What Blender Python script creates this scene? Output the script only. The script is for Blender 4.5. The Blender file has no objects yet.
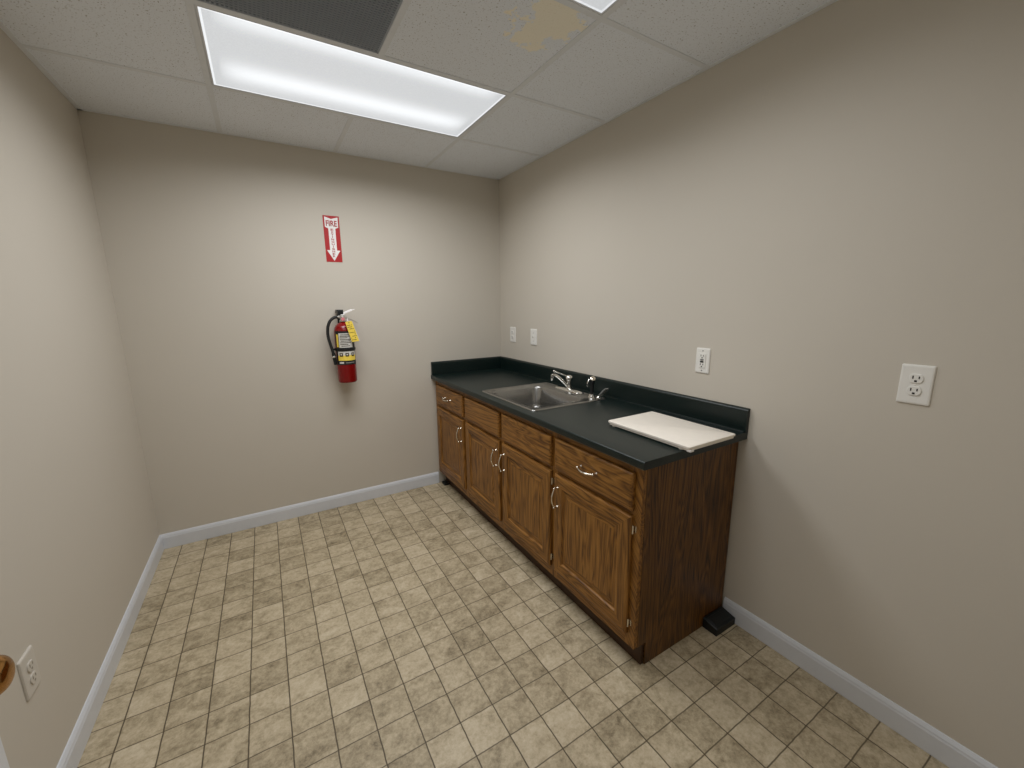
import bpy, bmesh, math, random
from mathutils import Vector, Matrix

random.seed(7)
S = bpy.context.scene
COL = S.collection
PI = math.pi

# ------------------------------------------------------------------ room numbers (metres)
W, H = 2.421, 2.4389            # room width, ceiling height; right wall x=0, back wall y=0
YF = -3.12                      # front wall
G = 0.6096                      # ceiling grid pitch
CX = [-0.6123 - G * i for i in range(3)]      # ceiling grid lines, x
CY = [-0.6054 - G * j for j in range(5)]      # ceiling grid lines, y
TW = 0.024                      # T-bar width
CTOP = 0.917                    # countertop height

# ------------------------------------------------------------------ materials
def lin(r, g, b):
    f = lambda c: (c / 255) / 12.92 if c / 255 <= .04045 else ((c / 255 + .055) / 1.055) ** 2.4
    return (f(r), f(g), f(b), 1)

class NT:
    def __init__(s, name):
        s.m = bpy.data.materials.new(name); s.m.use_nodes = True
        s.t = s.m.node_tree; s.b = s.t.nodes['Principled BSDF']
    def n(s, typ, **kw):
        nd = s.t.nodes.new(typ)
        for k, v in kw.items():
            if k.startswith('i_'):
                nd.inputs[k[2:].replace('_', ' ')].default_value = v
            else: setattr(nd, k, v)
        return nd
    def l(s, a, b): s.t.links.new(a, b)
    def coord(s): return s.n('ShaderNodeTexCoord').outputs['Object']
    def math(s, op, a, b=None, clamp=False):
        nd = s.n('ShaderNodeMath', operation=op, use_clamp=clamp)
        for i, v in enumerate((a, b)):
            if v is None: continue
            if isinstance(v, (int, float)): nd.inputs[i].default_value = v
            else: s.l(v, nd.inputs[i])
        return nd.outputs[0]
    def scale(s, v, sc, off=None):
        mp = s.n('ShaderNodeMapping'); mp.inputs['Scale'].default_value = sc
        s.l(v, mp.inputs['Vector']); return mp.outputs[0]
    def noise(s, v, scale, detail=3, rough=.5, dist=0):
        nd = s.n('ShaderNodeTexNoise'); nd.inputs['Scale'].default_value = scale
        nd.inputs['Detail'].default_value = detail; nd.inputs['Roughness'].default_value = rough
        nd.inputs['Distortion'].default_value = dist
        s.l(v, nd.inputs['Vector']); return nd.outputs['Fac']
    def ramp(s, f, stops, interp='LINEAR'):
        r = s.n('ShaderNodeValToRGB'); r.color_ramp.interpolation = interp
        e = r.color_ramp.elements
        while len(e) < len(stops): e.new(.5)
        for x, (pos, c) in zip(e, stops): x.position = pos; x.color = c
        s.l(f, r.inputs['Fac']); return r.outputs['Color']
    def mix(s, f, a, b, mode='MIX'):
        nd = s.n('ShaderNodeMix', data_type='RGBA', blend_type=mode)
        for sock, v in ((nd.inputs[0], f), (nd.inputs[6], a), (nd.inputs[7], b)):
            if isinstance(v, (int, float, tuple)): sock.default_value = v
            else: s.l(v, sock)
        return nd.outputs[2]
    def bump(s, h, strength=.2, dist=.002):
        bp = s.n('ShaderNodeBump'); bp.inputs['Strength'].default_value = strength
        bp.inputs['Distance'].default_value = dist
        s.l(h, bp.inputs['Height']); s.l(bp.outputs[0], s.b.inputs['Normal'])
    def base(s, c):
        if isinstance(c, tuple): s.b.inputs['Base Color'].default_value = c
        else: s.l(c, s.b.inputs['Base Color'])
    def set(s, rough=None, metal=None, spec=None):
        if rough is not None: s.b.inputs['Roughness'].default_value = rough
        if metal is not None: s.b.inputs['Metallic'].default_value = metal
        if spec is not None: s.b.inputs['Specular IOR Level'].default_value = spec
        return s.m

def plain(name, rgb, rough=.5, metal=0, var=.04, spec=.5):
    """solid colour with a faint procedural mottling"""
    t = NT(name); c = lin(*rgb)
    n = t.noise(t.coord(), 30, 3)
    d = tuple(max(0, x * (1 - var * 2)) for x in c[:3]) + (1,)
    t.base(t.mix(n, d, tuple(min(1, x * (1 + var)) for x in c[:3]) + (1,)))
    return t.set(rough, metal, spec)

def m_wall():
    t = NT('painted_drywall'); v = t.coord()
    big = t.noise(v, 1.3, 3)
    t.base(t.mix(big, lin(199, 192, 179), lin(204, 197, 185)))
    t.bump(t.noise(v, 260, 3), .12, .0015)
    return t.set(.62, spec=.3)

def m_tile_ceiling():
    t = NT('fissured_ceiling_tile'); v = t.coord()
    pits = t.noise(v, 165, 2, .6)
    mask = t.ramp(pits, [(.27, (0, 0, 0, 1)), (.39, (1, 1, 1, 1))])
    soft = t.noise(v, 340, 2)
    col = t.mix(soft, lin(226, 231, 238), lin(240, 245, 253))
    col = t.mix(mask, lin(140, 134, 124), col)
    # the water stain on the tile beside the grille (a stain with its own outline)
    sx = t.n('ShaderNodeSeparateXYZ'); t.l(v, sx.inputs[0])
    wob = t.noise(v, 13, 5, .65)
    dx = t.math('DIVIDE', t.math('ADD', sx.outputs[0], .755), .125)
    dy = t.math('DIVIDE', t.math('ADD', sx.outputs[1], 1.73), .17)
    d = t.math('SQRT', t.math('ADD', t.math('MULTIPLY', dx, dx), t.math('MULTIPLY', dy, dy)))
    d = t.math('ADD', d, t.math('MULTIPLY', t.math('SUBTRACT', wob, .5), 3.2))
    st = t.ramp(d, [(.88, (1, 1, 1, 1)), (.96, (0, 0, 0, 1))])
    st = t.math('MULTIPLY', st, .75)
    col = t.mix(st, col, lin(250, 242, 218))
    t.base(col); t.bump(mask, .5, .002)
    return t.set(.9, spec=.1)

def m_floor():
    t = NT('vinyl_tile_floor'); v = t.coord()
    p = .1293
    x0, y0 = -W + .012 + .4755, -1.5534
    sx = t.n('ShaderNodeSeparateXYZ'); t.l(v, sx.inputs[0])
    wob = t.math('MULTIPLY', t.math('SUBTRACT', t.noise(v, 22, 2), .5), .004)
    fx = t.math('DIVIDE', t.math('ADD', t.math('SUBTRACT', sx.outputs[0], x0), wob), p)
    fy = t.math('DIVIDE', t.math('ADD', t.math('SUBTRACT', sx.outputs[1], y0), wob), p)
    ix, iy = t.math('FLOOR', fx), t.math('FLOOR', fy)
    cmb = t.n('ShaderNodeCombineXYZ'); t.l(ix, cmb.inputs[0]); t.l(iy, cmb.inputs[1])
    wn = t.n('ShaderNodeTexWhiteNoise', noise_dimensions='2D'); t.l(cmb.outputs[0], wn.inputs['Vector'])
    def edge(f, i):
        u = t.math('SUBTRACT', f, i)
        return t.math('MINIMUM', u, t.math('SUBTRACT', 1.0, u))
    ex, ey = edge(fx, ix), edge(fy, iy)
    # each tile's mottling is shifted by its own random amount
    off = t.n('ShaderNodeVectorMath', operation='MULTIPLY_ADD')
    t.l(wn.outputs['Color'], off.inputs[0]); off.inputs[1].default_value = (5, 5, 5); t.l(v, off.inputs[2])
    n1 = t.noise(t.scale(off.outputs[0], (1, 1.25, 1)), 13, 6, .66, .5)
    n2 = t.noise(off.outputs[0], 62, 6, .8)
    k = t.math('ADD', t.math('MULTIPLY', n1, .50), t.math('MULTIPLY', n2, .50))
    k = t.math('ADD', k, t.math('MULTIPLY', t.math('SUBTRACT', wn.outputs['Value'], .5), .11))
    col = t.ramp(k, [(.31, lin(112, 99, 77)), (.43, lin(160, 146, 119)), (.54, lin(188, 173, 145)), (.70, lin(212, 199, 173))])
    gx = t.ramp(ex, [(.010, (0, 0, 0, 1)), (.024, (1, 1, 1, 1))])
    gy = t.ramp(ey, [(.010, (.12, .12, .12, 1)), (.021, (1, 1, 1, 1))])
    g = t.mix(1.0, gx, gy, 'MULTIPLY')
    col = t.mix(g, lin(84, 72, 53), col)
    t.base(col)
    t.bump(t.math('ADD', t.math('MULTIPLY', g, .5), t.math('MULTIPLY', n2, .4)), .25, .0015)
    return t.set(.5, spec=.35)

def m_oak(name, axis, lo=(82, 50, 14), mid=(124, 82, 30), hi=(152, 106, 47), tilt=0):
    """stained oak, grain along the given axis (0 x, 1 y, 2 z)"""
    t = NT(name); v = t.coord()
    inf = t.n('ShaderNodeObjectInfo')
    add = t.n('ShaderNodeVectorMath', operation='ADD'); t.l(v, add.inputs[0])
    cm = t.n('ShaderNodeCombineXYZ')
    r = t.math('MULTIPLY', inf.outputs['Random'], 13.7)
    for i in range(3): t.l(r, cm.inputs[i])
    t.l(cm.outputs[0], add.inputs[1]); v = add.outputs[0]
    if tilt:
        rot = t.n('ShaderNodeMapping'); rot.inputs['Rotation'].default_value = (tilt, 0, 0); t.l(v, rot.inputs['Vector']); v = rot.outputs[0]
    s1 = [7.5] * 3; s1[axis] = .9
    s2 = [270] * 3; s2[axis] = 9
    s3 = [115] * 3; s3[axis] = 3.0
    broad = t.noise(t.scale(v, s1), 1.0, 3, .5, .6)
    rings = t.math('FRACT', t.math('MULTIPLY', broad, 19))
    rings = t.math('ABSOLUTE', t.math('SUBTRACT', t.math('MULTIPLY', rings, 2), 1))
    pores = t.noise(t.scale(v, s2), 1.0, 2, .6)
    streak = t.noise(t.scale(v, s3), 1.0, 3, .6)
    k = t.math('ADD', t.math('MULTIPLY', rings, .20), t.math('ADD', t.math('MULTIPLY', pores, .40), t.math('MULTIPLY', streak, .42)))
    t.base(t.ramp(k, [(.37, lin(*lo)), (.49, lin(*mid)), (.64, lin(*hi))]))
    t.bump(pores, .12, .001)
    return t.set(.42, spec=.4)

def m_laminate():
    t = NT('dark_green_laminate'); v = t.coord()
    n = t.noise(v, 330, 3, .6)
    t.base(t.ramp(n, [(.36, lin(3, 14, 13)), (.55, lin(8, 25, 23)), (.70, lin(34, 52, 49))]))
    t.bump(t.noise(v, 420, 2), .25, .0008)
    return t.set(.36, spec=.42)

def m_steel(name, rgb=(196, 192, 184), rough=.28):
    t = NT(name); v = t.coord()
    n = t.noise(t.scale(v, (40, 300, 300)), 1, 2)
    t.base(lin(*rgb))
    t.l(t.math('ADD', t.math('MULTIPLY', n, .06), rough - .03), t.b.inputs['Roughness'])
    return t.set(None, 1)

def m_diffuser(name, power):
    """prismatic lens of a lit two-tube fixture: glows strongest along its two tubes"""
    t = NT(name); v = t.coord()
    sx = t.n('ShaderNodeSeparateXYZ'); t.l(v, sx.inputs[0])
    def band(c, w):
        d = t.math('DIVIDE', t.math('SUBTRACT', sx.outputs[1], c), w)
        return t.math('POWER', 2.718, t.math('MULTIPLY', t.math('MULTIPLY', d, d), -1))
    ends = t.math('DIVIDE', t.math('ABSOLUTE', sx.outputs[0]), .56)
    ends = t.math('SUBTRACT', 1.0, t.math('POWER', ends, 14), clamp=True)
    tubes = t.math('ADD', band(.12, .085), t.math('MULTIPLY', band(-.27, .055), .75))
    tubes = t.math('MULTIPLY', tubes, ends)
    # the bright prismatic edge of the lens
    ex = t.math('GREATER_THAN', t.math('ABSOLUTE', sx.outputs[0]), G - TW / 2 - .016)
    ey = t.math('GREATER_THAN', t.math('ABSOLUTE', sx.outputs[1]), G / 2 - TW / 2 - .016)
    tubes = t.math('ADD', tubes, t.math('MULTIPLY', t.math('MAXIMUM', ex, ey), .8))
    cells = t.n('ShaderNodeTexVoronoi'); cells.inputs['Scale'].default_value = 170; t.l(v, cells.inputs['Vector'])
    k = t.math('MULTIPLY', t.math('ADD', t.math('MULTIPLY', tubes, LAMP * power), LAMP_BASE * min(1, power ** .5)),
               t.math('ADD', .94, t.math('MULTIPLY', cells.outputs['Distance'], .12)))
    t.base(lin(150, 153, 158))
    t.b.inputs['Emission Color'].default_value = (.93, .965, 1.0, 1)
    t.l(k, t.b.inputs['Emission Strength'])
    return t.set(.35)

LAMP, LAMP_BASE = .36, .575
P1, P2 = 1.0, .8
W1, W2, SPREAD = 17.8, 9.7, 162
WORLD = .25

M = dict(
    wall=m_wall(), tile=m_tile_ceiling(), floor=m_floor(),
    tbar=plain('painted_grid_metal', (224, 228, 233), .5),
    trim=plain('white_trim_paint', (214, 217, 222), .38, var=.02),
    door=plain('white_door_paint', (218, 219, 221), .4, var=.02),
    oak_x=m_oak('oak_grain_across', 0), oak_y=m_oak('oak_grain_horizontal', 1), oak_z=m_oak('oak_grain_vertical', 2),
    oak_d=m_oak('oak_grain_slanting', 2, tilt=.62),
    oak_shaded=m_oak('oak_end_panel_shaded', 2, (46, 27, 7), (86, 54, 16), (116, 77, 28)),  # same oak, darkened: the shade on the cabinet end is put into its colour
    toe=plain('dark_stained_board', (62, 38, 16), .6),
    strip=plain('particle_board_edge', (120, 103, 80), .8, var=.15),
    lam=m_laminate(), steel=m_steel('brushed_stainless_steel', (158, 157, 154), .25),
    chrome=m_steel('polished_chrome', (222, 220, 215), .1),
    nickel=m_steel('satin_nickel', (226, 218, 204), .22),
    brass=m_steel('polished_brass', (180, 134, 80), .16),
    black=plain('black_plastic', (13, 17, 18), .45),
    rubber=plain('black_rubber_hose', (18, 19, 18), .6),
    white=plain('white_plastic', (232, 230, 224), .35, var=.02),
    painted=plain('painted_over_plastic', (204, 198, 187), .45, var=.02), painted_slot=plain('paint_clogged_slot', (150, 142, 128), .6),
    slot=plain('dark_slot', (22, 20, 18), .6),
    board=plain('off_white_board_plastic', (246, 238, 226), .45, var=.03),
    red=plain('red_enamel', (128, 8, 10), .25),
    signred=plain('red_sign_vinyl', (176, 14, 20), .5),
    signwhite=plain('white_sign_vinyl', (242, 238, 236), .5, var=.01),
    yellow=plain('yellow_card', (246, 216, 84), .6, var=.06),
    ink=plain('dark_ink', (60, 50, 22), .7),
    labelwhite=plain('white_label_paper', (214, 212, 206), .5),
    labelblack=plain('black_label_paper', (20, 20, 20), .5),
    grille=plain('dark_grey_grille', (158, 166, 176), .6),
    plenum=plain('dark_plenum', (112, 118, 125), .8),
    alum=m_steel('cast_aluminium', (224, 221, 216), .35),
    pink=plain('gauge_face', (216, 128, 134), .4),
    grey=plain('grey_translucent_plastic', (132, 132, 128), .3),
    lens=m_diffuser('lit_prismatic_lens', P1), lens_dim=m_diffuser('dim_prismatic_lens', P2),
)

# ------------------------------------------------------------------ mesh helpers
def merge(bm, tmp, mi=0):
    me = bpy.data.meshes.new('tmp')
    for f in tmp.faces: f.material_index = mi
    tmp.to_mesh(me); tmp.free()
    bm.from_mesh(me); bpy.data.meshes.remove(me)

def bx(bm, x0, x1, y0, y1, z0, z1, bev=0, seg=2, mi=0):
    t = bmesh.new()
    bmesh.ops.create_cube(t, size=1)
    for v in t.verts:
        v.co = Vector(((x0 + x1) / 2 + v.co.x * (x1 - x0), (y0 + y1) / 2 + v.co.y * (y1 - y0), (z0 + z1) / 2 + v.co.z * (z1 - z0)))
    if bev:
        bmesh.ops.bevel(t, geom=t.edges[:], offset=bev, segments=seg, profile=.5, affect='EDGES')
    merge(bm, t, mi)

def loft(bm, rings, cap0=True, cap1=True, closed=True, mi=0):
    """quads between successive rings of points"""
    vs = [[bm.verts.new(p) for p in r] for r in rings]
    n = len(vs[0]); out = []
    for a, b in zip(vs, vs[1:]):
        for i in range(n if closed else n - 1):
            j = (i + 1) % n
            f = bm.faces.new((a[i], a[j], b[j], b[i])); f.material_index = mi; out.append(f)
    if cap0: f = bm.faces.new(vs[0][::-1]); f.material_index = mi
    if cap1: f = bm.faces.new(vs[-1]); f.material_index = mi
    return out

def lathe(bm, prof, origin, axis=(0, 0, 1), n=32, mi=0, caps=True):
    """prof: (radius, height along axis)"""
    q = Vector(axis).normalized().to_track_quat('Z', 'Y'); o = Vector(origin)
    rings = [[o + q @ Vector((r * math.cos(2 * PI * k / n), r * math.sin(2 * PI * k / n), h)) for k in range(n)] for r, h in prof]
    loft(bm, rings, caps, caps, mi=mi)

def smooth_path(pts, sub=6):
    P = [Vector(p) for p in pts]
    if len(P) < 3: return P
    out = []
    for i in range(len(P) - 1):
        a = P[max(i - 1, 0)]; b = P[i]; c = P[i + 1]; d = P[min(i + 2, len(P) - 1)]
        for s in range(sub):
            u = s / sub
            out.append(.5 * ((2 * b) + (c - a) * u + (2 * a - 5 * b + 4 * c - d) * u * u + (-a + 3 * b - 3 * c + d) * u ** 3))
    out.append(P[-1]); return out

def tube(bm, pts, rad, n=12, sub=6, mi=0, flat=1.0):
    """swept round tube; rad is a number or a list per control point"""
    P = smooth_path(pts, sub)
    if isinstance(rad, (int, float)): R = [rad] * len(P)
    else:
        R = []
        m = len(rad) - 1
        for i in range(len(P)):
            u = i / (len(P) - 1) * m; k = min(int(u), m - 1)
            R.append(rad[k] + (rad[k + 1] - rad[k]) * (u - k))
    rings = []; up = None
    for i, p in enumerate(P):
        d = (P[min(i + 1, len(P) - 1)] - P[max(i - 1, 0)]).normalized()
        if up is None:
            up = d.orthogonal().normalized() if abs(d.z) > .95 else (Vector((0, 0, 1)) - d * d.z).normalized()
        up = (up - d * up.dot(d)).normalized(); s = d.cross(up)
        rings.append([p + (s * math.cos(2 * PI * k / n) + up * math.sin(2 * PI * k / n) * flat) * R[i] for k in range(n)])
    loft(bm, rings, mi=mi)

def rrect(cx, cy, hx, hy, r, z, seg=6):
    pts = []
    for (sx, sy, a0) in ((1, 1, 0), (-1, 1, PI / 2), (-1, -1, PI), (1, -1, 1.5 * PI)):
        for k in range(seg + 1):
            a = a0 + PI / 2 * k / seg
            pts.append((cx + sx * (hx - r) + r * math.cos(a), cy + sy * (hy - r) + r * math.sin(a), z))
    return pts

def prism(bm, pts, depth, mi=0):
    """extrude a polygon by the vector depth"""
    d = Vector(depth)
    a = [bm.verts.new(p) for p in pts]; b = [bm.verts.new(Vector(p) + d) for p in pts]
    n = len(pts)
    fs = [bm.faces.new(a[::-1]), bm.faces.new(b)] + [bm.faces.new((a[i], a[(i + 1) % n], b[(i + 1) % n], b[i])) for i in range(n)]
    for f in fs: f.material_index = mi

def wpos(o):
    p = Vector((0, 0, 0))
    while o: p += o.location; o = o.parent
    return p

def obj(name, bm, mats, parent=None, smooth=False, origin=None):
    """link a bmesh given in world coordinates as ONE mesh object with its origin in its own middle"""
    bmesh.ops.recalc_face_normals(bm, faces=bm.faces[:])
    if origin is None:
        xs = [v.co for v in bm.verts]
        origin = Vector([(min(c[i] for c in xs) + max(c[i] for c in xs)) / 2 for i in range(3)])
    origin = Vector(origin)
    for v in bm.verts: v.co -= origin
    me = bpy.data.meshes.new(name)
    if smooth:
        for f in bm.faces: f.smooth = True
        for e in bm.edges:
            if len(e.link_faces) == 2 and e.calc_face_angle(0) > math.radians(smooth if smooth is not True else 35): e.smooth = False
    bm.to_mesh(me); bm.free()
    for m in (mats if isinstance(mats, (list, tuple)) else [mats]): me.materials.append(M[m])
    o = bpy.data.objects.new(name, me); COL.objects.link(o)
    o.location = origin
    if parent:
        o.parent = parent; o.location = origin - wpos(parent)
    return o

def tag(o, label, cat, group=None):
    o['label'] = label; o['category'] = cat
    if group: o['group'] = group
    return o

def thing(name, label, cat, loc, group=None):
    o = bpy.data.objects.new(name, None); COL.objects.link(o); o.location = loc
    o.empty_display_size = .05
    return tag(o, label, cat, group)

def struct(name, bm, mats, parent=None, origin=(0, 0, 0), smooth=False, label=None):
    o = obj(name, bm, mats, parent, smooth, origin)
    o['kind'] = 'structure'
    return o

def BM(): return bmesh.new()

# ------------------------------------------------------------------ the setting
b = BM(); bx(b, -W - .12, .12, YF - .12, .12, -.10, 0); struct('floor', b, 'floor')
b = BM(); bx(b, -W, 0, 0, .12, 0, H + .2); struct('wall_back', b, 'wall')
b = BM(); bx(b, 0, .12, YF - .12, .12, 0, H + .2); struct('wall_right', b, 'wall')
b = BM(); bx(b, -W - .12, -W, YF - .12, .12, 0, H + .2); struct('wall_left', b, 'wall')
DX0, DX1 = -2.15, -1.33          # doorway
b = BM()
bx(b, -W, DX0, YF - .12, YF, 0, H + .2); bx(b, DX1, 0, YF - .12, YF, 0, H + .2); bx(b, DX0, DX1, YF - .12, YF, 2.05, H + .2)
struct('wall_front', b, 'wall')

# suspended ceiling: every lay-in tile is a slab of the one ceiling mesh
xs = [0] + CX + [-W]; ys = [0] + CY + [YF]
lightcells = {(1, 1), (2, 1), (1, 3), (2, 3)}; grillecell = {(2, 2)}
b = BM()
for i in range(len(xs) - 1):
    for j in range(len(ys) - 1):
        if (i, j) in lightcells or (i, j) in grillecell: continue
        d = random.uniform(0, .0012)
        bx(b, xs[i + 1] + .001, xs[i] - .001, ys[j + 1] + .001, ys[j] - .001, H + .0022 + d, H + .02)
bx(b, -W, 0, YF, 0, H + .185, H + .2)        # the deck above the grid
ceil = struct('ceiling', b, 'tile')
b = BM()
h = TW / 2
for x in CX:
    segs = [(YF, 0)] if x != CX[1] else [(YF, CY[3]), (CY[2], CY[1]), (CY[0], 0)]
    for a, c in segs: bx(b, x - h, x + h, a, c, H, H + .0035, .0006, 1)
for y in CY: bx(b, -W, 0, y - h, y + h, H - .0002, H + .0036, .0006, 1)
bx(b, -.020, 0, YF, 0, H - .0006, H + .004); bx(b, -W, -W + .020, YF, 0, H - .0006, H + .004)
bx(b, -W, 0, -.016, 0, H - .0006, H + .004); bx(b, -W, 0, YF, YF + .02, H - .0006, H + .004)
struct('trim_1', b, 'tbar')

def baseboard(name, pts_fn, L):
    """profile: (out from wall, height)"""
    prof = [(0, 0), (.0115, 0), (.0125, .004), (.0125, .072), (.0105, .078), (.0100, .083), (.0065, .090), (.004, .0945), (0, .0955)]
    b = BM()
    loft(b, [[pts_fn(u, o, z) for o, z in prof] for u in (0, L)])
    struct(name, b, 'trim')
baseboard('baseboard_back', lambda u, o, z: (-W + u, -o, z), W - .62)
baseboard('baseboard_left', lambda u, o, z: (-W + o, -u, z), 3.12)
baseboard('baseboard_right', lambda u, o, z: (-o, -2.124 - u, z), 3.12 - 2.124)

# door leaf standing open at the left, hinged on the front wall
b = BM(); bx(b, -2.148, -2.113, YF + .004, -2.297, .008, 2.03, .0015, 1)
door = struct('door_1', b, 'door', origin=(-2.13, YF, 0))
b = BM()
KY, KZ, KX = -2.357, 1.012, -2.113
for s in (1, -1):
    fx = KX if s > 0 else -2.148
    lathe(b, [(.030, 0), (.030, .003), (.025, .007), (.0115, .008), (.010, .014)] + [(.0012 + .0240 * math.sin(a) ** .8, .0355 - .0175 * math.cos(a)) for a in [PI * (.18 + .82 * k / 16) for k in range(16)]] + [(.0012, .053)],
          (fx, KY, KZ), (s, 0, 0), 40)
obj('door_knob', b, 'brass', door, smooth=50)['label'] = 'polished brass door knob'
b = BM()
for z in (.25, 1.0, 1.8):
    lathe(b, [(.006, 0), (.006, .09)], (-2.152, YF + .004, z), n=12)
obj('hinge', b, 'brass', door, smooth=True)
b = BM()
bx(b, DX0 - .065, DX0 - .004, YF, YF + .014, 0, 2.055, .003); bx(b, DX1 + .004, DX1 + .065, YF, YF + .014, 0, 2.055, .003)
bx(b, DX0 - .065, DX1 + .065, YF, YF + .014, 2.055, 2.118, .003)
struct('trim_2', b, 'trim')

# ------------------------------------------------------------------ ceiling fixtures
def ceiling_light(yc, label, lens, watts):
    xc = CX[1]; t = thing('ceiling_light', label, 'light', (xc, yc, H), 'lit fluorescent ceiling panels')
    hx, hy = G - h - .001, G / 2 - h - .001
    b = BM()        # housing: troffer pan with a thin white lens frame
    loft(b, [[(xc + sx * X, yc + sy * Y, z) for sx, sy in ((1, 1), (-1, 1), (-1, -1), (1, -1))]
             for X, Y, z in ((hx - .007, hy - .007, H + .003), (hx - .007, hy - .007, H + .0005), (hx, hy, H + .0005), (hx, hy, H + .03), (hx - .04, hy - .06, H + .11))], cap0=False)
    obj('frame', b, 'trim', t)
    b = BM(); bx(b, xc - hx + .006, xc + hx - .006, yc - hy + .006, yc + hy - .006, H + .002, H + .0045)
    obj('diffuser', b, lens, t)
    # the prismatic lens throws most of the tubes' light downwards: an area lamp with limited spread just under it
    la = bpy.data.lights.new('tube_light', 'AREA'); la.shape = 'RECTANGLE'; la.size = 2 * hx - .02; la.size_y = 2 * hy - .02
    la.energy = watts; la.spread = math.radians(SPREAD); la.color = (.965, .98, 1.0)
    lo = bpy.data.objects.new('tube_light', la); COL.objects.link(lo); lo.parent = t; lo.location = (0, 0, -.001)
    return t
L1 = ceiling_light((CY[0] + CY[1]) / 2, 'lit white fluorescent ceiling panel seen whole in front of the dark grille', 'lens', W1)
L2 = ceiling_light((CY[2] + CY[3]) / 2, 'lit ceiling panel cut off at the top edge, only one corner showing', 'lens_dim', W2)

gx, gy = (CX[1] + CX[2]) / 2, (CY[1] + CY[2]) / 2
t = thing('return_air_grille', 'square dark grey air grille in the ceiling beside the long light', 'grille', (gx, gy, H))
g2 = G / 2 - h - .001
b = BM()
for s in (-1, 1):
    bx(b, gx + s * (g2 - .003) - .003, gx + s * (g2 - .003) + .003, gy - g2, gy + g2, H + .0008, H + .0044)
    bx(b, gx - g2, gx + g2, gy + s * (g2 - .003) - .003, gy + s * (g2 - .003) + .003, H + .0008, H + .0044)
obj('frame', b, 'grille', t)
b = BM(); N = 44; st = 2 * (g2 - .006) / N
for k in range(1, N):
    u = -g2 + .006 + st * k
    bx(b, gx + u - .0026, gx + u + .0026, gy - g2 + .006, gy + g2 - .006, H + .0012, H + .0042)
    bx(b, gx - g2 + .006, gx + g2 - .006, gy + u - .0026, gy + u + .0026, H + .0012, H + .0042)
obj('grid', b, 'grille', t)
b = BM(); bx(b, gx - g2 + .006, gx + g2 - .006, gy - g2 + .006, gy + g2 - .006, H + .0046, H + .009)
obj('backing', b, 'plenum', t)

# ------------------------------------------------------------------ base cabinets
XF = -.610          # face of the frame
XD = -.629          # face of doors and drawers
FB, FT = .105, .884 # face frame bottom, top

def panel_front(bm, y0, y1, z0, z1, fw, door=True, mx=True):
    """a door: stiles, rails, moulded edge and recessed panel; or a drawer front: slab with an eased edge. Slot 0 vertical grain, 1 horizontal"""
    def rect(x, d): return [(x, y0 + d, z0 + d), (x, y1 - d, z0 + d), (x, y1 - d, z1 - d), (x, y0 + d, z1 - d)]
    rings = [rect(XF - .001, 0), rect(XD + .009, 0), rect(XD + .0045, .0015), rect(XD + .002, .0045), rect(XD, .011)]
    if door:
        rings += [rect(XD, fw), rect(XD + .002, fw + .004), rect(XD + .007, fw + .007), rect(XD + .009, fw + .010), rect(XD + .0085, fw + .030), rect(XD + .006, fw + .040)]
    vs = [[bm.verts.new(p) for p in r] for r in rings]
    for a, c in zip(vs, vs[1:]):
        for i in range(4):
            f = bm.faces.new((a[i], a[(i + 1) % 4], c[(i + 1) % 4], c[i]))
            f.material_index = 1 if (i in (0, 2) or not door) else 0
    f = bm.faces.new(vs[0][::-1]); f = bm.faces.new(vs[-1]); f.material_index = 0 if door else 1
    if not door:
        for f in bm.faces: f.material_index = 1

def pull(y, z, vert, parent):
    """bow pull: two round feet and an arched, swelling grip"""
    b = BM(); a = .048
    P = (lambda u, o: (XD - o, y, z + u)) if vert else (lambda u, o: (XD - o, y + u, z))
    dz = 0 if vert else -.004
    for s in (-1, 1):
        lathe(b, [(.0068, 0), (.0068, .002), (.004, .005), (.0038, .016), (.0055, .019), (.0055, .023), (.003, .026), (.0008, .0265)], P(s * a, 0), (-1, 0, 0), 16)
    pts = [Vector(P(u, o)) + Vector((0, 0, dz * k)) for u, o, k in ((-a, .019, 0), (-a * .72, .026, .6), (-a * .35, .032, 1), (0, .034, 1), (a * .35, .032, 1), (a * .72, .026, .6), (a, .019, 0))]
    tube(b, pts, [.0028, .0036, .0046, .0036, .0046, .0036, .0028], 10)
    return obj('handle', b, 'nickel', parent, smooth=50)

def hinge(yside, z, parent):
    b = BM()
    s = 1 if yside[1] > 0 else -1
    y = yside[0]
    lathe(b, [(.0034, -.016), (.0034, .016)], (XD + .010, y + s * .005, z), n=10)
    bx(b, XF - .0025, XF - .0005, y + s * .004 if s > 0 else y - .016, y + .016 if s > 0 else y - .004, z - .013, z + .013)
    lathe(b, [(.0015, -.019), (.004, -.0175), (.004, -.016)], (XD + .010, y + s * .005, z), n=10)
    return obj('hinge', b, 'nickel', parent, smooth=50)

def door_part(cab, y0, y1, pull_at, hinge_at):
    b = BM(); panel_front(b, y0, y1, .160, .673, .058)
    d = obj('door', b, ['oak_z', 'oak_y'], cab)
    if pull_at == 'near': py = y0 + .030
    else: py = y1 - .030
    pull(py, .563, True, d)
    hs = (y0, -1) if hinge_at == 'near' else (y1, 1)
    for z in (.215, .622): hinge(hs, z, d)
    return d

def drawer_part(cab, y0, y1, handle=True, name='drawer'):
    b = BM(); panel_front(b, y0, y1, .695, .847, .02, door=False)
    d = obj(name, b, ['oak_z', 'oak_y'], cab)
    if handle: pull((y0 + y1) / 2, .777, False, d)
    return d

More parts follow.
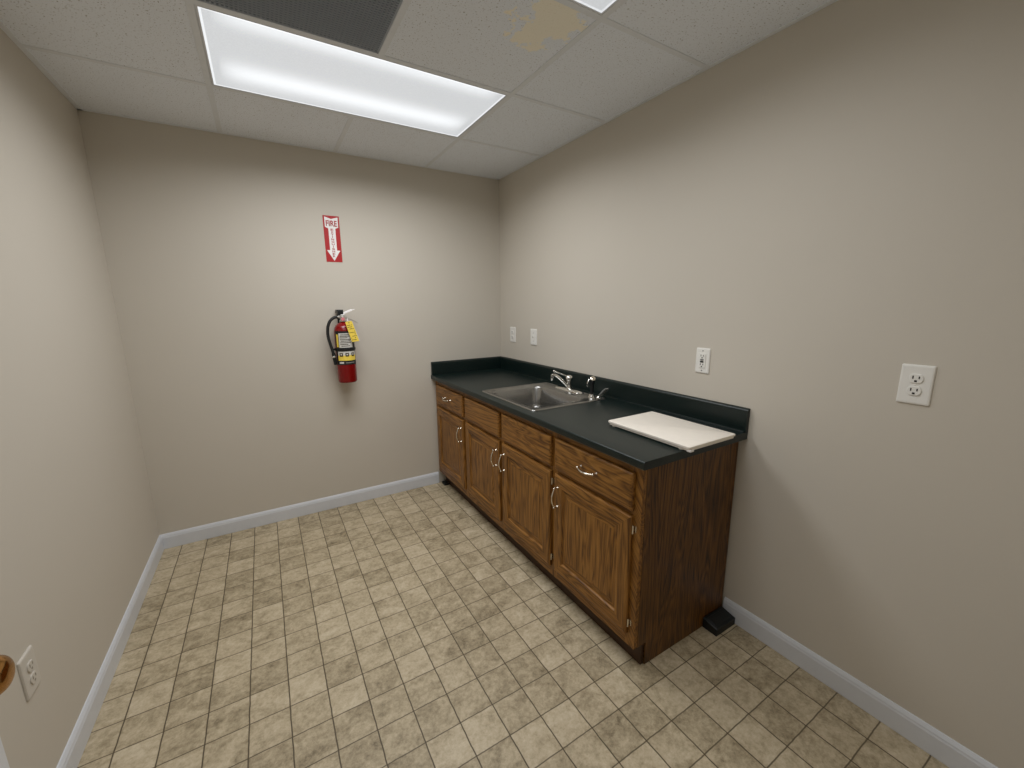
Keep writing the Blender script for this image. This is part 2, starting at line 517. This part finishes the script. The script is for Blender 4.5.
def cabinet(ya, yb, label, stiles, rail_mid=True, end=False):
    """ya > yb; stiles: list of (y0, y1)"""
    t = thing('base_cabinet', label, 'cabinet', ((XF) / 2, (ya + yb) / 2, 0), 'oak base cabinets under the countertop')
    b = BM()
    bx(b, XF + .019, -.012, yb + (.006 if end else 0), yb + .016, .0, FT); bx(b, XF + .019, -.012, ya - .016, ya, .0, FT)
    bx(b, XF + .019, -.012, yb + .016, ya - .016, .105, .118); bx(b, -.018, -.012, yb + .016, ya - .016, .118, FT)
    # notch for the toe space is left by starting the sides behind the kick board
    for v in b.verts:
        if v.co.z < .001 and v.co.x < -.3: v.co.z = .105
    obj('carcass', b, 'oak_shaded', t)
    b = BM()
    for y0, y1 in stiles: bx(b, XF, XF + .019, y0, y1, FB, FT, .001, 1, 2 if end and y0 == yb else 0)
    for z0, z1 in ((FB, .172), (.668, .700), (.842, FT)): bx(b, XF + .0004, XF + .0186, yb + .002, ya - .002, z0, z1, 0, 1, 1)
    obj('face_frame', b, ['oak_z', 'oak_y', 'oak_d'], t)
    b = BM(); bx(b, -.557, -.541, yb + (.008 if end else .001), ya - .001, 0, .104)
    obj('toe_kick', b, 'toe', t)
    b = BM(); bx(b, XF - .003, XF + .016, yb + .001, ya - .001, .868, FT + .0005)
    obj('top_strip', b, 'strip', t)
    if end:
        b = BM()
        prism(b, [(XF + .0195, yb, FB), (-.541, yb, FB), (-.541, yb, .001), (-.012, yb, .001), (-.012, yb, FT), (XF + .0195, yb, FT)], (0, .0055, 0))
        obj('end_panel', b, 'oak_shaded', t)
    return t

YA, YB, YC, YE = -.004, -.574, -1.589, -2.118
c1 = cabinet(YA, YB, 'narrow oak base cabinet in the back corner with one drawer and door', [(YA - .06, YA), (YB, -.545)])
drawer_part(c1, -.553, -.050); door_part(c1, -.553, -.050, 'near', 'far')
c2 = cabinet(YB, YC, 'wide oak sink cabinet with two doors below two handleless false drawers', [(-.60, YB), (-1.10, -1.055), (YC, -1.56)])
drawer_part(c2, -1.064, -.591, False, 'false_front'); drawer_part(c2, -1.572, -1.097, False, 'false_front')
door_part(c2, -1.064, -.591, 'near', 'far'); door_part(c2, -1.572, -1.097, 'far', 'near')
c3 = cabinet(YC, YE, 'oak base cabinet at the open end nearest the camera, its side panel showing', [(-1.618, YC), (YE, -2.070)], end=True)
drawer_part(c3, -2.084, -1.605); door_part(c3, -2.084, -1.605, 'far', 'near')

# ------------------------------------------------------------------ countertop
SX0, SX1, SY0, SY1 = -.592, -.072, -1.372, -.772     # sink rim outline
top = thing('countertop', 'long dark green laminate countertop along the right wall with low backsplash', 'countertop', (-.32, -1.07, CTOP - .032))
b = BM()
gxs = [-.645, SX0 + .018, SX1 - .014, -.001]; gys = [-2.147, SY0 + .016, SY1 - .016, -.001]
t_ = bmesh.new()
vv = [[t_.verts.new((x, y, CTOP)) for y in gys] for x in gxs]
fs = [t_.faces.new((vv[i][j], vv[i + 1][j], vv[i + 1][j + 1], vv[i][j + 1])) for i in range(3) for j in range(3) if (i, j) != (1, 1)]
ext = bmesh.ops.extrude_face_region(t_, geom=fs)
for e in ext['geom']:
    if isinstance(e, bmesh.types.BMVert): e.co.z = CTOP - .032
bmesh.ops.recalc_face_normals(t_, faces=t_.faces[:])
ed = [e for e in t_.edges if all(abs(v.co.x + .645) < 1e-5 for v in e.verts) and abs(e.verts[0].co.z - e.verts[1].co.z) < 1e-6]
bmesh.ops.bevel(t_, geom=ed, offset=.006, segments=4, profile=.5, affect='EDGES')
merge(b, t_)
obj('worktop', b, 'lam', top, smooth=40)
def splash(bm, fn, L):
    prof = [(.0005, CTOP), (.020, CTOP), (.020, 1.004), (.0195, 1.010), (.0175, 1.0155), (.013, 1.0185), (.0005, 1.020)]
    loft(bm, [[fn(u, o, z) for o, z in prof] for u in (0, L)])
b = BM(); splash(b, lambda u, o, z: (-o, -.021 - u, z), 2.147 - .021); obj('backsplash', b, 'lam', top, smooth=40)
b = BM(); splash(b, lambda u, o, z: (-.640 + u, -o, z), .6395); obj('backsplash', b, 'lam', top, smooth=40)
b = BM(); tube(b, [(-.0235, -.03, CTOP + .001), (-.0235, -1.0, CTOP + .001), (-.0235, -2.14, CTOP + .001)], .004, 8, 1)
obj('caulk_bead', b, 'lam', top, smooth=True)

# ------------------------------------------------------------------ sink
sc = ((SX0 + SX1) / 2, (SY0 + SY1) / 2); hx, hy = (SX1 - SX0) / 2, (SY1 - SY0) / 2
sink = thing('sink', 'square stainless steel drop-in sink set into the dark countertop', 'sink', (sc[0], sc[1], CTOP - .16))
bcx, bcy, bhx, bhy = -.368, -1.072, .184, .244
b = BM()
Z = CTOP
rings = [rrect(*sc, hx, hy, .022, Z + .0004), rrect(*sc, hx - .001, hy - .001, .022, Z + .0048), rrect(*sc, hx - .006, hy - .006, .020, Z + .0075),
         rrect(*sc, hx - .013, hy - .013, .016, Z + .005), rrect(*sc, hx - .017, hy - .017, .014, Z + .0028),
         rrect(bcx, bcy, bhx + .006, bhy + .006, .060, Z + .0028), rrect(bcx, bcy, bhx + .001, bhy + .001, .058, Z + .0012), rrect(bcx, bcy, bhx - .004, bhy - .004, .055, Z - .006),
         rrect(bcx, bcy, bhx - .012, bhy - .012, .052, Z - .115), rrect(bcx, bcy, bhx - .018, bhy - .018, .050, Z - .140),
         rrect(bcx, bcy, bhx - .034, bhy - .034, .045, Z - .155), rrect(bcx, bcy, bhx - .058, bhy - .058, .04, Z - .160), rrect(bcx, bcy, .05, .05, .049, Z - .163)]
loft(b, rings, cap0=False)
obj('basin', b, 'steel', sink, smooth=50)
b = BM(); lathe(b, [(.044, 0), (.044, .002), (.036, .003), (.034, -.0005), (.008, -.0005), (.006, .004), (.001, .005)], (bcx, bcy, Z - .1628), n=32)
for k in range(10):
    a = 2 * PI * k / 10
    lathe(b, [(.003, 0), (.003, .0007)], (bcx + .022 * math.cos(a), bcy + .022 * math.sin(a), Z - .163), n=8)
obj('drain_strainer', b, 'chrome', sink, smooth=50)

# faucet on the sink ledge
ZL = CTOP + .0031
FX, FY = -.112, -1.068
fa = thing('faucet', 'chrome single-lever kitchen faucet on the ledge behind the sink', 'faucet', (FX, FY, ZL))
b = BM(); loft(b, [rrect(FX, FY, .029, .128, .028, ZL), rrect(FX, FY, .029, .128, .028, ZL + .004), rrect(FX, FY, .024, .118, .023, ZL + .011), rrect(FX, FY, .018, .05, .017, ZL + .016)])
obj('base_plate', b, 'chrome', fa, smooth=40)
b = BM(); lathe(b, [(.018, 0), (.018, .006), (.014, .014), (.013, .044), (.016, .048), (.016, .054)], (FX, FY, ZL + .014), n=28)
obj('body', b, 'chrome', fa, smooth=40)
b = BM(); tube(b, [(FX - .006, FY + .002, ZL + .026), (FX - .036, FY + .012, ZL + .058), (FX - .066, FY + .022, ZL + .088), (FX - .084, FY + .030, ZL + .101), (FX - .098, FY + .036, ZL + .1035), (FX - .108, FY + .040, ZL + .1015)],
               [.0105, .0095, .009, .0085, .0082, .008], 14)
lathe(b, [(.0092, .013), (.0092, -.018), (.007, -.020)], (FX - .106, FY + .039, ZL + .091), n=18)
obj('spout', b, 'chrome', fa, smooth=50)
b = BM(); lathe(b, [(.019, 0), (.0225, .008), (.023, .016), (.019, .026), (.011, .032), (.002, .033)], (FX, FY, ZL + .066), n=28)
tube(b, [(FX - .010, FY + .006, ZL + .090), (FX - .040, FY + .032, ZL + .107), (FX - .072, FY + .060, ZL + .122)], [.0042, .0032, .004], 10)
lathe(b, [(.0012, -.008), (.0058, -.005), (.0068, 0), (.0058, .005), (.0012, .008)], (FX - .073, FY + .061, ZL + .1225), (-.7, .6, .3), n=14)
obj('lever_handle', b, 'chrome', fa, smooth=50)

PX, PY = -.122, -1.292
sp = thing('sink_sprayer', 'black side sprayer with chrome base standing right of the faucet', 'sprayer', (PX, PY, ZL))
b = BM(); lathe(b, [(.023, 0), (.023, .004), (.018, .010), (.0155, .020), (.0135, .020)], (PX, PY, ZL), n=24); obj('base', b, 'chrome', sp, smooth=40)
b = BM(); tube(b, [(PX, PY, ZL + .018), (PX, PY, ZL + .045), (PX, PY, ZL + .075), (PX - .001, PY - .003, ZL + .098), (PX - .004, PY - .010, ZL + .110)], [.0115, .0105, .014, .016, .0135], 16)
obj('body', b, 'black', sp, smooth=50)
b = BM(); lathe(b, [(.0135, 0), (.0145, .004), (.0145, .010), (.010, .013), (.001, .013)], (PX - .004, PY - .010, ZL + .110), (-.35, -.6, .6), n=20)
obj('spray_head', b, 'nickel', sp, smooth=40)
b = BM(); tube(b, [(PX - .010, PY + .012, ZL + .106), (PX - .022, PY + .013, ZL + .088), (PX - .021, PY + .012, ZL + .066)], [.004, .005, .0035], 8)
obj('trigger', b, 'chrome', sp, smooth=50)

sd = thing('slanted_handle', 'small slanted grey handle at the right rear corner of the sink', 'handle', (-.105, -1.335, ZL))
b = BM(); lathe(b, [(.017, 0), (.017, .004), (.010, .010), (.008, .016)], (-.105, -1.335, ZL), n=20); obj('base', b, 'chrome', sd, smooth=40)
b = BM()
q0, q1 = Vector((-.105, -1.338, ZL + .012)), Vector((-.098, -1.392, ZL + .066))
d = (q1 - q0).normalized(); s = Vector((1, 0, 0)); s = (s - d * s.dot(d)).normalized(); n_ = d.cross(s)
loft(b, [[q0 + d * (u * (q1 - q0).length) + s * (w * math.cos(a)) + n_ * (th * math.sin(a)) for a in [2 * PI * k / 16 for k in range(16)]]
         for u, w, th in ((0, .007, .005), (.12, .014, .007), (.5, .017, .0075), (.88, .018, .007), (1, .012, .004))])
obj('grip', b, 'grey', sd, smooth=50)

# ------------------------------------------------------------------ white board lying on the counter
b = BM()
x0, x1, y0, y1 = -.436, -.139, -2.175, -1.750
cb = thing('cutting_board', 'flat off-white board lying on the counter right of the sink', 'board', ((x0 + x1) / 2, (y0 + y1) / 2, CTOP))
def slab(bm, d, za, zb, r):
    cx, cy, hx, hy = (x0 + x1) / 2, (y0 + y1) / 2, (x1 - x0) / 2 - d, (y1 - y0) / 2 - d
    loft(bm, [rrect(cx, cy, hx - .003, hy - .003, r, za), rrect(cx, cy, hx, hy, r, za + .002), rrect(cx, cy, hx, hy, r, zb - .002), rrect(cx, cy, hx - .003, hy - .003, r, zb)])
slab(b, 0, CTOP + .0125, CTOP + .0235, .008); slab(b, .004, CTOP + .0035, CTOP + .0135, .008)
obj('panel', b, 'board', cb, smooth=40)
for fx, fy in ((x0 + .016, y1 - .03), (x1 - .02, y1 - .03), (x1 - .02, -2.12), (x0 + .016, -2.13)):
    b = BM(); lathe(b, [(.010, 0), (.011, .001), (.011, .003), (.009, .0045)], (fx, fy, CTOP + .0003), n=16); obj('foot', b, 'board', cb, smooth=40)
b = BM(); bx(b, x0 + .003, x0 + .026, y0 - .002, y0 + .016, CTOP + .001, CTOP + .0105, .003, 3); obj('corner_tab', b, 'signwhite', cb, smooth=40)

# ------------------------------------------------------------------ black boxes on the floor
def floor_box(x0, x1, y0, y1, hr, hf, label):
    t = thing('floor_box', label, 'box', ((x0 + x1) / 2, (y0 + y1) / 2, 0))
    b = BM()
    r0 = [(x0, y0, .001), (x1, y0, .001), (x1, y1, .001), (x0, y1, .001)]
    e = .004
    rings = [r0, [(x0, y0, hf - e), (x1, y0, hf - e), (x1, y1, hr - e), (x0, y1, hr - e)], [(x0 + e, y0 + e, hf), (x1 - e, y0 + e, hf), (x1 - e, y1 - e, hr), (x0 + e, y1 - e, hr)]]
    loft(b, rings); obj('body', b, 'black', t)
    b = BM(); m = .012
    zf = lambda y: hf + (hr - hf) * (y - y0 - e) / (y1 - y0 - 2 * e)
    loft(b, [[(x0 + m, y0 + m, zf(y0 + m)), (x1 - m, y0 + m, zf(y0 + m)), (x1 - m, y1 - m, zf(y1 - m)), (x0 + m, y1 - m, zf(y1 - m))],
             [(x0 + m + .002, y0 + m + .002, zf(y0 + m) + .002), (x1 - m - .002, y0 + m + .002, zf(y0 + m) + .002), (x1 - m - .002, y1 - m - .002, zf(y1 - m) + .002), (x0 + m + .002, y1 - m - .002, zf(y1 - m) + .002)]])
    obj('lid', b, 'black', t)
floor_box(-.156, -.016, -2.188, -2.1195, .052, .037, 'black plastic box on the floor against the near end of the cabinets')
floor_box(-.603, -.560, -.092, -.030, .020, .016, 'tiny black box at the far foot of the cabinets by the back baseboard')

# ------------------------------------------------------------------ wall plates
def outlet(kind, loc, normal, wdt, hgt, label, group=None, cat='outlet', name='wall_outlet', pl='white', sl='slot'):
    """plate built in (u across, v up, o out) and placed on the wall"""
    o = Vector(loc); nrm = Vector(normal); up = Vector((0, 0, 1)); u = up.cross(nrm)
    t = thing(name, label, cat, loc, group)
    P = lambda a, c, d: o + u * a + up * c + nrm * d
    def ring(hw, hh, d, r=.004, seg=3, ca=0, cc=0):
        return [P(x, y, d) for x, y, _ in rrect(ca, cc, hw, hh, r, 0, seg)]
    b = BM(); loft(b, [ring(wdt / 2, hgt / 2, .0003), ring(wdt / 2, hgt / 2, .0028), ring(wdt / 2 - .002, hgt / 2 - .002, .0055), ring(wdt / 2 - .006, hgt / 2 - .006, .0066)])
    obj('plate', b, pl, t)
    def slots(bm, cv, k=1.0, d=.0105):
        for (a, c, w, hh) in ((-.0064, .0035, .0026, .0085), (.0064, .0035, .0026, .007), (0, -.0066, .0055, .0050)):
            loft(bm, [ring(w * k / 2, hh * k / 2, d - .001, .0008, 2, a * k, cv + c * k), ring(w * k / 2, hh * k / 2, d, .0008, 2, a * k, cv + c * k)])
    def screw(bm, cv): lathe(bm, [(.0032, 0), (.0032, .0008), (.002, .0016), (.0004, .0016)], P(0, cv, .0064), nrm, 14)
    if kind == 'duplex':
        for cv in (.0195, -.0195):
            b = BM()
            pts = lambda hw, hh, d: [P(x, cv + max(-hh, min(hh, y)), d) for x, y in [(hw * math.cos(2 * PI * k / 28), hw * math.sin(2 * PI * k / 28)) for k in range(28)]]
            loft(b, [pts(.0172, .0142, .005), pts(.0172, .0142, .0092), pts(.0162, .0132, .0099)])
            f = obj('receptacle', b, pl, t)
            b = BM(); slots(b, cv, 1.15); obj('slots', b, sl, f)
        b = BM(); screw(b, 0); obj('screw', b, pl, t, smooth=40)
    elif kind == 'gfci':
        b = BM(); loft(b, [ring(.0166, .0332, .005, .002), ring(.0166, .0332, .0088, .002), ring(.0156, .0322, .0097, .002)])
        f = obj('receptacle', b, pl, t)
        for cv in (.0205, -.0205):
            b = BM(); slots(b, cv, 1.0); obj('slots', b, sl, f)
        b = BM(); loft(b, [ring(.0085, .0036, .0095, .001, 2, 0, .0048), ring(.008, .0032, .0118, .001, 2, 0, .0048)]); obj('test_button', b, 'grey', f)
        b = BM(); loft(b, [ring(.0085, .0036, .0095, .001, 2, 0, -.0048), ring(.008, .0032, .0118, .001, 2, 0, -.0048)]); obj('reset_button', b, 'black', f)
        for sv in (.046, -.046):
            b = BM(); screw(b, sv); obj('screw', b, 'grey', t, smooth=40)
    else:
        b = BM(); loft(b, [ring(.0055, .012, .0062, .001, 2), ring(.0055, .012, .0072, .001, 2)]); obj('toggle_slot', b, pl, t)
        b = BM(); loft(b, [ring(.0042, .0055, .0066, .001, 2, 0, 0), ring(.004, .005, .012, .001, 2, 0, .004), ring(.0036, .0040, .0185, .001, 2, 0, .008)]); obj('toggle', b, pl, t)
        for sv in (.030, -.030):
            b = BM(); screw(b, sv); obj('screw', b, 'grey', t, smooth=40)
    return t
R_ = (-1, 0, 0)
outlet('duplex', (0, -.203, 1.2185), R_, .082, .122, 'white outlet over the counter, the one nearest the room corner')
outlet('switch', (0, -.5045, 1.2175), R_, .081, .121, 'white toggle light switch on the wall above the sink', None, 'switch', 'light_switch')
outlet('gfci', (0, -1.909, 1.199), R_, .071, .117, 'white outlet with dark centre buttons above the near end of the counter')
outlet('duplex', (0, -2.6435, 1.207), R_, .079, .125, 'large white two-socket outlet on the bare right wall beyond the counter')
outlet('duplex', (-W, -1.502, .442), (1, 0, 0), .079, .125, 'paint-covered outlet low on the left wall beside the brass door knob', pl='painted', sl='painted_slot')

# ------------------------------------------------------------------ fire sign
SXL, SXR, SZB, SZT = -1.331, -1.231, 1.752, 2.046
sign = thing('fire_sign', 'red and white fire extinguisher arrow sign on the back wall', 'sign', ((SXL + SXR) / 2, 0, (SZB + SZT) / 2))
b = BM(); bx(b, SXL, SXR, -.0022, -.0002, SZB, SZT, .0004, 1); obj('plate', b, 'signred', sign)
sw, sh = SXR - SXL, SZT - SZB
A = lambda u, v, y=-.0023: (SXL + u * sw, y, SZT - v * sh)
arrow = [(.09, .025), (.50, .07), (.91, .025), (.91, .245), (.715, .275), (.715, .745), (.915, .745), (.50, .975), (.085, .745), (.285, .745), (.285, .275), (.09, .245)]
b = BM(); prism(b, [A(u, v) for u, v in arrow], (0, -.0006, 0))
obj('arrow', b, 'signwhite', sign)['label'] = 'white downward arrow with notched tail'

def letters(txt, cx, cz, height, y, width=None, stretch=None):
    """lettering from Blender's built-in font as mesh vertices facing -y, centred on (cx, cz)"""
    cu = bpy.data.curves.new('lettering', 'FONT'); cu.body = txt; cu.align_x = 'LEFT'; cu.size = 1; cu.extrude = .0; cu.offset = .022
    o = bpy.data.objects.new('lettering', cu); COL.objects.link(o)
    dg = bpy.context.evaluated_depsgraph_get(); dg.update()
    me = bpy.data.meshes.new_from_object(o.evaluated_get(dg))
    bpy.data.objects.remove(o); bpy.data.curves.remove(cu)
    bm = bmesh.new(); bm.from_mesh(me); bpy.data.meshes.remove(me)
    xs_ = [v.co.x for v in bm.verts]; ys_ = [v.co.y for v in bm.verts]
    k = height / (max(ys_) - min(ys_)); kx = k if width is None else width / (max(xs_) - min(xs_))
    mx_, my_ = (max(xs_) + min(xs_)) / 2, (max(ys_) + min(ys_)) / 2
    for v in bm.verts: v.co = Vector((cx + (v.co.x - mx_) * kx, y, cz + (v.co.y - my_) * k))
    ex = bmesh.ops.extrude_face_region(bm, geom=bm.faces[:])
    for e in ex['geom']:
        if isinstance(e, bmesh.types.BMVert): e.co.y -= .0004
    return bm
smx = (SXL + SXR) / 2
obj('lettering', letters('FIRE', smx, SZT - .165 * sh, .036, -.0029, .068), 'signred', sign)['label'] = 'red word FIRE'
b = BM()
for k, ch in enumerate('EXTINGUISHER'):
    t_ = letters(ch, smx, SZT - (.298 + .0525 * k) * sh, .0122, -.0029, .0165 if ch != 'I' else .0035)
    merge(b, t_)
obj('lettering', b, 'signred', sign)['label'] = 'red word EXTINGUISHER stacked down the arrow shaft'

# ------------------------------------------------------------------ fire extinguisher
EX, EY = -1.276, -.085
ER = .0615
ext = thing('fire_extinguisher', 'red fire extinguisher hanging on the back wall below the arrow sign', 'fire extinguisher', (EX, EY, .945))
b = BM()
lathe(b, [(.004, .954), (.040, .953), (.052, .946), (.057, .945), (.0595, .949), (ER, .957), (ER, 1.285), (.0605, 1.300), (.056, 1.318), (.047, 1.333), (.034, 1.344), (.022, 1.350), (.019, 1.352), (.019, 1.362)], (EX, EY, 0), n=48)
obj('tank', b, 'red', ext, smooth=40)
def wrap(name, mat, z0, z1, a0, a1, r=ER + .0006, parent=ext, n=24):
    """a sheet curved round the tank; angles in degrees from straight out of the wall"""
    b = BM(); rows = []
    for rr, rev in ((r, 0), (r + .0006, 1)):
        for z in ((z0, z1) if not rev else (z1, z0)):
            rows.append([(EX + rr * math.sin(math.radians(a0 + (a1 - a0) * k / n)), EY - rr * math.cos(math.radians(a0 + (a1 - a0) * k / n)), z) for k in range(n + 1)])
    loft(b, rows + [rows[0]], False, False, closed=False)
    return obj(name, b, mat, parent, smooth=40)
lab = wrap('label', 'labelblack', 1.070, 1.296, -72, 72)
lab['label'] = 'black, white and yellow instruction label'
wrap('label_text_panel', 'labelwhite', 1.186, 1.282, -42, 40, ER + .0014, lab)
wrap('label_side_stripe', 'yellow', 1.190, 1.275, -60, -46, ER + .0014, lab)
wrap('label_picture_panel', 'labelwhite', 1.134, 1.160, -56, 60, ER + .0014, lab)
wrap('label_stripe', 'yellow', 1.098, 1.134, -56, 60, ER + .0014, lab)
# printed lines and the three class marks
for z, a0, a1 in ((1.272, -30, 20), (1.262, -34, 26), (1.252, -34, 10), (1.240, -34, 30), (1.230, -30, 24), (1.219, -34, 28), (1.208, -34, 12), (1.197, -28, 22)):
    wrap('label_print', 'ink', z - .0022, z + .0022, a0, a1, ER + .0022, lab, 10)
for a in (-34, 0, 36):
    wrap('label_mark', 'ink', 1.126, 1.150, a - 10, a + 10, ER + .0022, lab, 8)
    wrap('label_mark_centre', 'labelwhite', 1.135, 1.144, a - 4, a + 4, ER + .0030, lab, 4)
wrap('label_emblem', 'labelwhite', 1.078, 1.090, -50, -22, ER + .0014, lab, 8)
wrap('label_print', 'grey', 1.080, 1.087, -12, 46, ER + .0014, lab, 10)

b = BM()
lathe(b, [(.021, 1.358), (.021, 1.364), (.016, 1.368), (.016, 1.392), (.012, 1.396)], (EX, EY, 0), n=24)
bx(b, EX - .013, EX + .018, EY - .014, EY + .014, 1.372, 1.408, .003)
bx(b, EX - .034, EX - .010, EY - .009, EY + .009, 1.381, 1.397, .003)
obj('valve', b, 'alum', ext, smooth=40)
b = BM(); lathe(b, [(.0145, 0), (.0145, .009), (.0135, .011), (.001, .011)], (EX - .002, EY - .0165, 1.3745), (0, -1, 0), n=28)
ga = obj('gauge', b, 'alum', ext, smooth=40)
b = BM(); lathe(b, [(.0115, 0), (.0115, .0008), (.001, .0008)], (EX - .002, EY - .0276, 1.3745), (0, -1, 0), n=28)
obj('gauge_face', b, 'pink', ga)['label'] = 'pinkish red gauge face'
def bar(bm, p0, p1, w0, w1, th):
    """channel-shaped lever from p0 to p1, width along y"""
    p0, p1 = Vector(p0), Vector(p1); d = (p1 - p0).normalized(); up = Vector((0, 1, 0)).cross(d)
    if up.z < 0: up = -up
    rings = []
    for u, w in ((0, w0), (.5, (w0 + w1) / 2), (.93, w1), (1, w1 * .6)):
        p = p0 + (p1 - p0) * u
        rings.append([p + Vector((0, -w / 2, 0)) - up * th, p + Vector((0, -w / 2, 0)) + up * th * .5, p + Vector((0, -w / 3, 0)) + up * th, p + Vector((0, w / 3, 0)) + up * th, p + Vector((0, w / 2, 0)) + up * th * .5, p + Vector((0, w / 2, 0)) - up * th])
    loft(bm, rings)
b = BM(); bar(b, (EX - .020, EY, 1.402), (EX + .062, EY, 1.434), .026, .018, .006); bar(b, (EX + .056, EY, 1.432), (EX + .082, EY, 1.438), .014, .008, .002)
obj('lever', b, 'signwhite', ext)['label'] = 'white squeeze lever'
b = BM(); bar(b, (EX + .014, EY, 1.386), (EX + .055, EY, 1.368), .022, .018, .004); bar(b, (EX + .050, EY, 1.371), (EX + .094, EY, 1.347), .018, .012, .0025)
obj('carry_handle', b, 'alum', ext)
b = BM()
HP = [(-1.306, EY, 1.3885), (-1.331, EY - .004, 1.3840), (-1.357, EY - .008, 1.3620), (-1.3745, EY - .010, 1.318), (-1.3765, EY - .012, 1.255), (-1.364, EY - .014, 1.190), (-1.354, EY - .016, 1.140)]
tube(b, HP, .0095, 14)
hose = obj('hose', b, 'rubber', ext, smooth=50)
b = BM(); tube(b, [(-1.3555, EY - .016, 1.148), (-1.351, EY - .0162, 1.110), (-1.3465, EY - .0165, 1.070)], [.0115, .0125, .0105], 14); obj('nozzle', b, 'black', hose, smooth=50)
b = BM(); lathe(b, [(.0128, 0), (.0135, .001), (.0135, .009), (.0128, .010)], (-1.3534, EY - .016, 1.119), (-.1, 0, 1), n=20, caps=False); obj('hose_ring', b, 'alum', hose, smooth=40)

# wall bracket holding it
br = thing('wall_bracket', 'black wall bracket with strap holding the red fire extinguisher', 'bracket', (EX, 0, 1.17))
b = BM(); bx(b, EX - .020, EX + .020, -.006, -.0005, .98, 1.43, .001, 1); obj('back_plate', b, 'black', br)
b = BM(); bx(b, -1.307, -1.270, -.070, -.0062, 1.415, 1.436, .003); bx(b, -1.307, -1.270, -.1005, -.0605, 1.405, 1.4365, .003)
bx(b, -1.3065, -1.288, -.0995, -.0905, 1.399, 1.414, .002)
obj('hook', b, 'black', br)
b = BM(); n = 40; rows = []
for rr, z in ((ER + .0036, 1.165), (ER + .0036, 1.180), (ER + .0056, 1.180), (ER + .0056, 1.165), (ER + .0036, 1.165)):
    rows.append([(EX + rr * math.sin(a), EY - rr * math.cos(a), z) for a in [math.radians(-165 + 330 * k / n) for k in range(n + 1)]])
loft(b, rows, False, False, closed=False)
bx(b, EX - .018, EX + .018, -.019, -.0062, 1.163, 1.182)
bx(b, -1.362, -1.336, EY - .006, EY + .002, 1.166, 1.179)
obj('strap', b, 'black', br, smooth=40)

# yellow inspection tag hung on the valve
tg = thing('inspection_tag', 'yellow card tag hanging from the fire extinguisher handle', 'tag', (-1.255, -.160, 1.36))
c_ = [Vector((-1.2735, -.157, 1.3575)), Vector((-1.2305, -.157, 1.3625)), Vector((-1.1925, -.157, 1.2270)), Vector((-1.2405, -.157, 1.2225))]
uv = lambda u, v, y=0: c_[0].lerp(c_[1], u).lerp(c_[3].lerp(c_[2], u), v) + Vector((0, y, 0))
b = BM(); prism(b, [uv(.06, 0), (uv(.94, 0)), uv(1, .04), uv(1, .97), uv(.95, 1), uv(.05, 1), uv(0, .97), uv(0, .04)], (0, -.0012, 0)); obj('card', b, 'yellow', tg)
b = BM(); prism(b, [uv(.08, .05, .0024), uv(1.0, .04, .0024), uv(1.12, 1.0, .0024), uv(.2, 1.03, .0024)], (0, -.0010, 0)); obj('back_card', b, 'labelwhite', tg)['label'] = 'white card behind the yellow one'
b = BM()
random.seed(3)
for r in range(9):
    u = .1
    while u < .86:
        w = random.uniform(.06, .2)
        if random.random() < .62: prism(b, [uv(u, .17 + r * .09, -.0012), uv(min(u + w, .92), .17 + r * .09, -.0012), uv(min(u + w, .92), .20 + r * .09, -.0012), uv(u, .20 + r * .09, -.0012)], (0, -.0003, 0))
        u += w + .05
obj('printing', b, 'ink', tg)
b = BM(); lathe(b, [(.0035, 0), (.0035, .0006), (.001, .0006)], uv(.48, .07, -.0012), (0, -1, 0), 14); obj('eyelet', b, 'slot', tg)
b = BM(); tube(b, [uv(.48, .07, -.002), (-1.254, -.145, 1.365), (-1.250, -.118, 1.380), (-1.247, -.098, 1.384)], .0012, 6); obj('string', b, 'signwhite', tg, smooth=True)

# ------------------------------------------------------------------ daylight of the hall behind the doorway, camera, view
wd = bpy.data.worlds.new('World'); S.world = wd; wd.use_nodes = True
wd.node_tree.nodes['Background'].inputs[0].default_value = (1, .97, .92, 1)
wd.node_tree.nodes['Background'].inputs[1].default_value = WORLD

cam = bpy.data.cameras.new('camera'); co = bpy.data.objects.new('camera', cam); COL.objects.link(co)
co.location = (-1.7365, -3.067, 1.4682); co.rotation_euler = (1.3758, .0085, -.5427)
cam.sensor_fit = 'HORIZONTAL'; cam.sensor_width = 36; cam.lens = 408.2643 * 36 / 1024
cam.clip_start = .01; cam.clip_end = 50
S.camera = co
S.view_settings.view_transform = 'Standard'
S.view_settings.look = 'None'
S.view_settings.exposure = 0
S.view_settings.gamma = 1
S.view_settings.use_curve_mapping = False
S.cycles.max_bounces = 12
S.cycles.diffuse_bounces = 8
S.cycles.use_denoising = True
